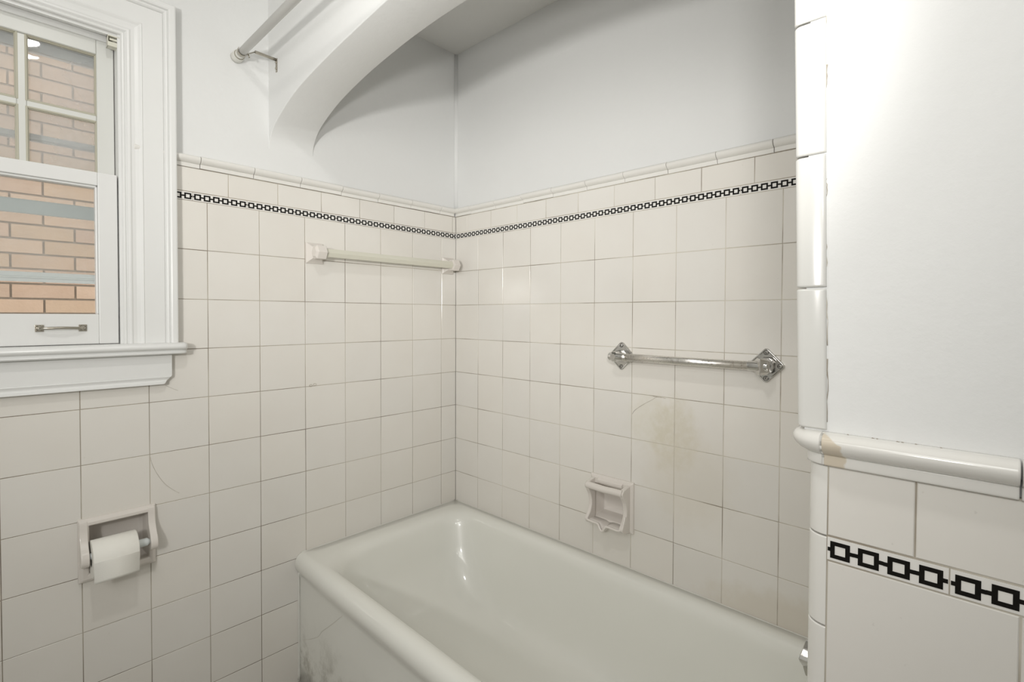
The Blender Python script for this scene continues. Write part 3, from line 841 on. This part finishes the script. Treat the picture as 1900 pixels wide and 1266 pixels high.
# picture-frame flange
def rr(d, a): return [(-d, y0+a, z0+a), (-d, y1-a, z0+a), (-d, y1-a, z1-a), (-d, y0+a, z1-a)]
oy0, oy1, oz0, oz1 = SDH[0]+0.004, SDH[1]-0.004, SDH[2]+0.006, -0.9470
def ro(d, k=0.0): return [(-d, oy0-k, oz0-k), (-d, oy1+k, oz0-k), (-d, oy1+k, oz1+k), (-d, oy0-k, oz1+k)]
rings = [rr(-0.001, 0), rr(0.007, 0.0), rr(0.011, 0.005), rr(0.013, 0.012), ro(0.0125, 0.002), ro(0.008, 0), ro(-0.040, -0.010), ro(-0.048, -0.022)]
m.loft(rings, True, False, True, 0, False)
body = m.build('recessed_body', 'porcelain', sd, bevel=0.0025, recalc=True)
# cheeks : curved side plates
def cheek(m, ya, yb):
    prof = smoothpts([(0.010, 0, -0.925), (0.030, 0, -0.9285), (0.050, 0, -0.9330), (0.0600, 0, -0.9440), (0.0540, 0, -0.9580), (0.0400, 0, -0.9800), (0.0340, 0, -1.0020), (0.0350, 0, -1.0230), (0.0430, 0, -1.0420), (0.0560, 0, -1.0560), (0.0590, 0, -1.0660), (0.0500, 0, -1.0760), (0.0300, 0, -1.0830), (0.010, 0, -1.0860)], 4)
    m.loft([[(-p.x, ya, p.z) for p in prof], [(-p.x, yb, p.z) for p in prof]], True, True, True, 0, False)
m = MB(); m.loft([[(-0.010, -0.800, -0.9225), (-0.010, -0.903, -0.9225), (-0.010, -0.903, -0.9400), (-0.010, -0.800, -0.9400)], [(-0.021, -0.802, -0.9290), (-0.021, -0.901, -0.9290), (-0.021, -0.901, -0.9385), (-0.021, -0.802, -0.9385)]], True, True, True, 0, False)
m.build('ledge', 'porcelain', sd, bevel=0.0015)
for ya, yb in ((-0.9300, -0.9150), (-0.7760, -0.7890)):
    m = MB(); cheek(m, ya, yb); m.build('cheek', 'porcelain', sd, bevel=0.003)
m = MB(); q = [(-0.0520, -0.780, -0.9435), (-0.0525, -0.81, -0.9440), (-0.0525, -0.85, -0.9455), (-0.0525, -0.89, -0.9440), (-0.0520, -0.925, -0.9435)]
m.tube(smoothpts(q, 5), 0.0115, 18); m.build('grip_bar', 'porcelain', sd)
# tray with a wavy lip and a drip notch
m = MB()
lipy = [(-0.7790, -1.0620, 0.052), (-0.7900, -1.0645, 0.058), (-0.8150, -1.0660, 0.0590), (-0.8320, -1.0675, 0.0590), (-0.8400, -1.0760, 0.0610), (-0.8475, -1.0850, 0.0620), (-0.8540, -1.0845, 0.0620), (-0.8610, -1.0740, 0.0610), (-0.8680, -1.0675, 0.0590), (-0.8950, -1.0680, 0.0590), (-0.9140, -1.0680, 0.0580), (-0.9240, -1.0600, 0.052), (-0.9260, -1.0420, 0.045), (-0.9255, -1.0240, 0.037)]
L3 = smoothpts([(-d, y, z) for y, z, d in lipy], 5)
m.tube(L3, 0.0042, 10)
front = [p for p in L3 if p.z < -1.050]
rings = []
for p in front:
    zb = min(p.z-0.006, -1.072)
    rings.append([(p.x, p.y, p.z), (p.x*0.6, p.y, p.z+0.000 if p.z > -1.07 else (p.z-1.066)/2), (0.004, p.y, -1.066), (0.004, p.y, -1.082), (p.x*0.5, p.y, min(-1.082, p.z-0.004)), (p.x*0.93, p.y, p.z-0.005)])
m.loft(rings, True, True, True, 0, True)
m.build('tray', 'porcelain', sd)
rebase(sd, (0.0, -0.853, -1.0025))

# ------------------------------------------------------------------ toilet paper holder and roll
tp = empty('toilet_paper_holder'); tag(tp, 'pinkish white porcelain toilet paper holder recessed in the tiles below the window', 'toilet paper holder')
x0, x1, z0, z1 = -1.3195, -1.1455, -1.0885, -0.9135
def ra(d, a): return [(x0+a, -d, z0+a), (x1-a, -d, z0+a), (x1-a, -d, z1-a), (x0+a, -d, z1-a)]
ox0, ox1, oz0, oz1 = TPH[0]+0.004, TPH[1]-0.004, TPH[2]+0.004, TPH[3]-0.006
def rb_(d, k=0.0): return [(ox0-k, -d, oz0-k), (ox1+k, -d, oz0-k), (ox1+k, -d, oz1+k), (ox0-k, -d, oz1+k)]
m = MB(); m.loft([ra(-0.001, 0), ra(0.006, 0.0), ra(0.011, 0.004), ra(0.0145, 0.010), rb_(0.014, 0.002), rb_(0.009, 0), rb_(-0.045, -0.004), rb_(-0.052, -0.012)], True, False, True, 0, False)
m.build('recessed_body', 'porcelain', tp, bevel=0.0025)
for xa, xb_ in ((-1.3170, -1.2995), (-1.1655, -1.1485)):
    prof = smoothpts([(0.006, 0, -0.9200), (0.0145, 0, -0.9210), (0.0165, 0, -0.9450), (0.0220, 0, -0.9650), (0.0340, 0, -0.9830), (0.0470, 0, -0.9980), (0.0530, 0, -1.0120), (0.0510, 0, -1.0260), (0.0420, 0, -1.0345), (0.0250, 0, -1.0370), (0.006, 0, -1.0370)], 4)
    m = MB(); m.loft([[(xa, -p.x, p.z) for p in prof], [(xb_, -p.x, p.z) for p in prof]], True, True, True, 0, False)
    m.build('arm', 'porcelain', tp, bevel=0.0045)
m = MB(); ZR = -1.0100; YR_ = -0.036
m.tube([(-1.3000, YR_, ZR), (-1.2960, YR_, ZR), (-1.2300, YR_, ZR), (-1.2300, YR_, ZR), (-1.1720, YR_, ZR), (-1.1690, YR_, ZR), (-1.1655, YR_, ZR)], [0.006, 0.0095, 0.0100, 0.0112, 0.0112, 0.0085, 0.006], 20)
m.build('roller', 'roller', tp)
rebase(tp, (-1.2325, 0.0, -1.001))
m = MB(); zc = -1.0180; rO, rI = 0.0500, 0.0195; rings = []; prof = []
for x, r in ((-1.2955, rI), (-1.2955, rO-0.0015), (-1.2940, rO), (-1.1985, rO), (-1.1970, rO-0.0015), (-1.1970, rI)):
    rings.append([(x, YR_+r*math.cos(2*PI*i/48), zc+r*math.sin(2*PI*i/48)) for i in range(48)])
rings.append(rings[0]); m.loft(rings, True, False, False, 0, True)
rl = m.build('toilet_roll', 'paper'); 
for p in rl.data.polygons: p.use_smooth = abs(p.normal.x) < 0.5
tag(rl, 'roll of white toilet paper hanging in the porcelain holder', 'toilet paper')
m = MB(); sh = []
for i in range(14):
    a = 0.12-i*0.12/13
    sh.append((YR_-(rO+0.0006)*math.cos(a), zc+(rO+0.0006)*math.sin(a)))
sh += [(YR_-(rO+0.0006)+0.0004*i*i*0.12, zc-0.0065*i) for i in range(1, 9)]
rings = [[(-1.2948, y, z_), (-1.1980, y, z_), (-1.1980, y+0.0005, z_), (-1.2948, y+0.0005, z_)] for y, z_ in sh]
m.loft(rings, True, True, True, 0, True); m.build('loose_sheet', 'paper', rl)
rebase(rl, (-1.2462, YR_, zc))

# ------------------------------------------------------------------ shower curtain rod with its bracket
cr = empty('curtain_rod'); tag(cr, 'white shower curtain rod running above the front of the tub', 'curtain rod')
XR, ZRD = -0.915, 0.483
m = MB(); m.tube([(XR, -0.030, ZRD), (XR, -0.031, ZRD), (XR, -2.74, ZRD)], [0.008, 0.0120, 0.0120], 28); m.build('rod', 'rod', cr)
m = MB(); m.tube([(XR, 0.0055, ZRD), (XR, -0.004, ZRD), (XR, -0.019, ZRD), (XR, -0.0225, ZRD)], [0.0180, 0.0180, 0.0172, 0.0150], 28)
m.tube([(XR, -0.018, ZRD), (XR, -0.034, ZRD)], 0.0138, 28); m.build('end_cap', 'rubber', cr)
m = MB(); m.tube([(XR, -0.0222, ZRD), (XR, -0.0238, ZRD)], 0.0156, 28); m.build('seam', 'nickel', cr)
m = MB(); m.tube([(XR, -2.71, ZRD), (XR, -2.76, ZRD)], 0.0235, 28); m.build('end_cap', 'rubber', cr)
rebase(cr, (XR, 0.0, ZRD))
m = MB()
YB = -0.050
q = [(XR+0.0142*math.cos(a), YB, ZRD+0.0142*math.sin(a)) for a in [PI*0.78+i*(PI*1.30)/20 for i in range(21)]]
for i in range(len(q)-1):
    a, b = Vector(q[i]), Vector(q[i+1]); d = (b-a)
    n_ = Vector(((a.x-XR), 0, (a.z-ZRD))).normalized()*0.0007
    n2 = Vector(((b.x-XR), 0, (b.z-ZRD))).normalized()*0.0007
    w_ = Vector((0, 0.0048, 0))
    m.add([a-n_-w_, a+n_-w_, a+n_+w_, a-n_+w_, b-n2-w_, b+n2-w_, b+n2+w_, b-n2+w_], [(0, 1, 2, 3), (4, 5, 6, 7), (0, 1, 5, 4), (1, 2, 6, 5), (2, 3, 7, 6), (3, 0, 4, 7)])
bk = m.build('rod_bracket', 'nickel')
tag(bk, 'small bent metal bracket hooked under the curtain rod and screwed to the arch', 'bracket')
m = MB()
m.tube([(-0.903, YB, 0.4770), (-0.898, YB, 0.4820), (-0.880, -0.058, 0.4930)], 0.0016, 8)
m.tube([(-0.899, YB-0.002, 0.4800), (-0.895, YB-0.002, 0.4700)], 0.0022, 8)
a, b = Vector((-0.881, -0.058, 0.4930)), Vector((-0.8195, -0.066, 0.4880))
for off in (0.0026, -0.0026):
    m.tube([a+Vector((0, 0, off)), b+Vector((0, 0, off))], 0.0021, 8)
m.box((a.x, -0.0665, 0.4860), (b.x, -0.0600, 0.4925))
m.build('arm', 'nickel', bk)
m = MB()
m.box((-0.8185, -0.0715, 0.4480), (-0.8160, -0.0610, 0.4920)); m.tube([(-0.8175, -0.066, 0.4800), (-0.8215, -0.066, 0.4800)], [0.0042, 0.0030], 12); m.tube([(-0.8175, -0.066, 0.4600), (-0.8215, -0.066, 0.4600)], [0.0042, 0.0030], 12)
m.build('wall_plate', 'nickel', bk, bevel=0.0008)
rebase(bk, (-0.816, -0.066, 0.47))

# ------------------------------------------------------------------ chrome fitting on the hidden end wall
bf = empty('bath_faucet'); tag(bf, 'chrome bath fitting with two screws just visible past the partition above the tub rim', 'faucet')
XQ, ZQ = -0.355, -1.033
m = MB()
def oq(y, a, b): return [(XQ+a*math.cos(PI/8+i*PI/4), y, ZQ+b*math.sin(PI/8+i*PI/4)) for i in range(8)]
m.loft([oq(YD, 0.026, 0.026), oq(YD+0.02, 0.022, 0.022), oq(YD+0.085, 0.020, 0.020)], True, True, True, 0, False)
m.build('stem', 'chrome', bf, bevel=0.001)
m = MB()
pr = [(-0.0010, -0.0370), (-0.0060, -0.0370), (-0.0070, -0.0350), (-0.0085, -0.0180), (-0.0190, -0.0050), (-0.0230, 0.0020), (-0.0190, 0.0090), (-0.0085, 0.0180), (-0.0070, 0.0350), (-0.0060, 0.0370), (-0.0010, 0.0370)]
r0 = [(XQ-0.018+dx, YD+0.068, ZQ+dz) for dx, dz in pr]; r1 = [(XQ-0.018+dx, YD+0.100+0.010*(1-abs(dz)/0.037), ZQ+dz) for dx, dz in pr]
m.loft([r0, r1], True, True, True, 0, False); pl = m.build('plate', 'chrome', bf, bevel=0.0015)
for dz in (-0.027, 0.027):
    m = MB(); m.tube([(XQ-0.024, YD+0.090, ZQ+dz), (XQ-0.0275, YD+0.090, ZQ+dz)], [0.005, 0.0035], 12); m.build('screw', 'chrome', pl)
rebase(bf, (XQ, YD, ZQ))
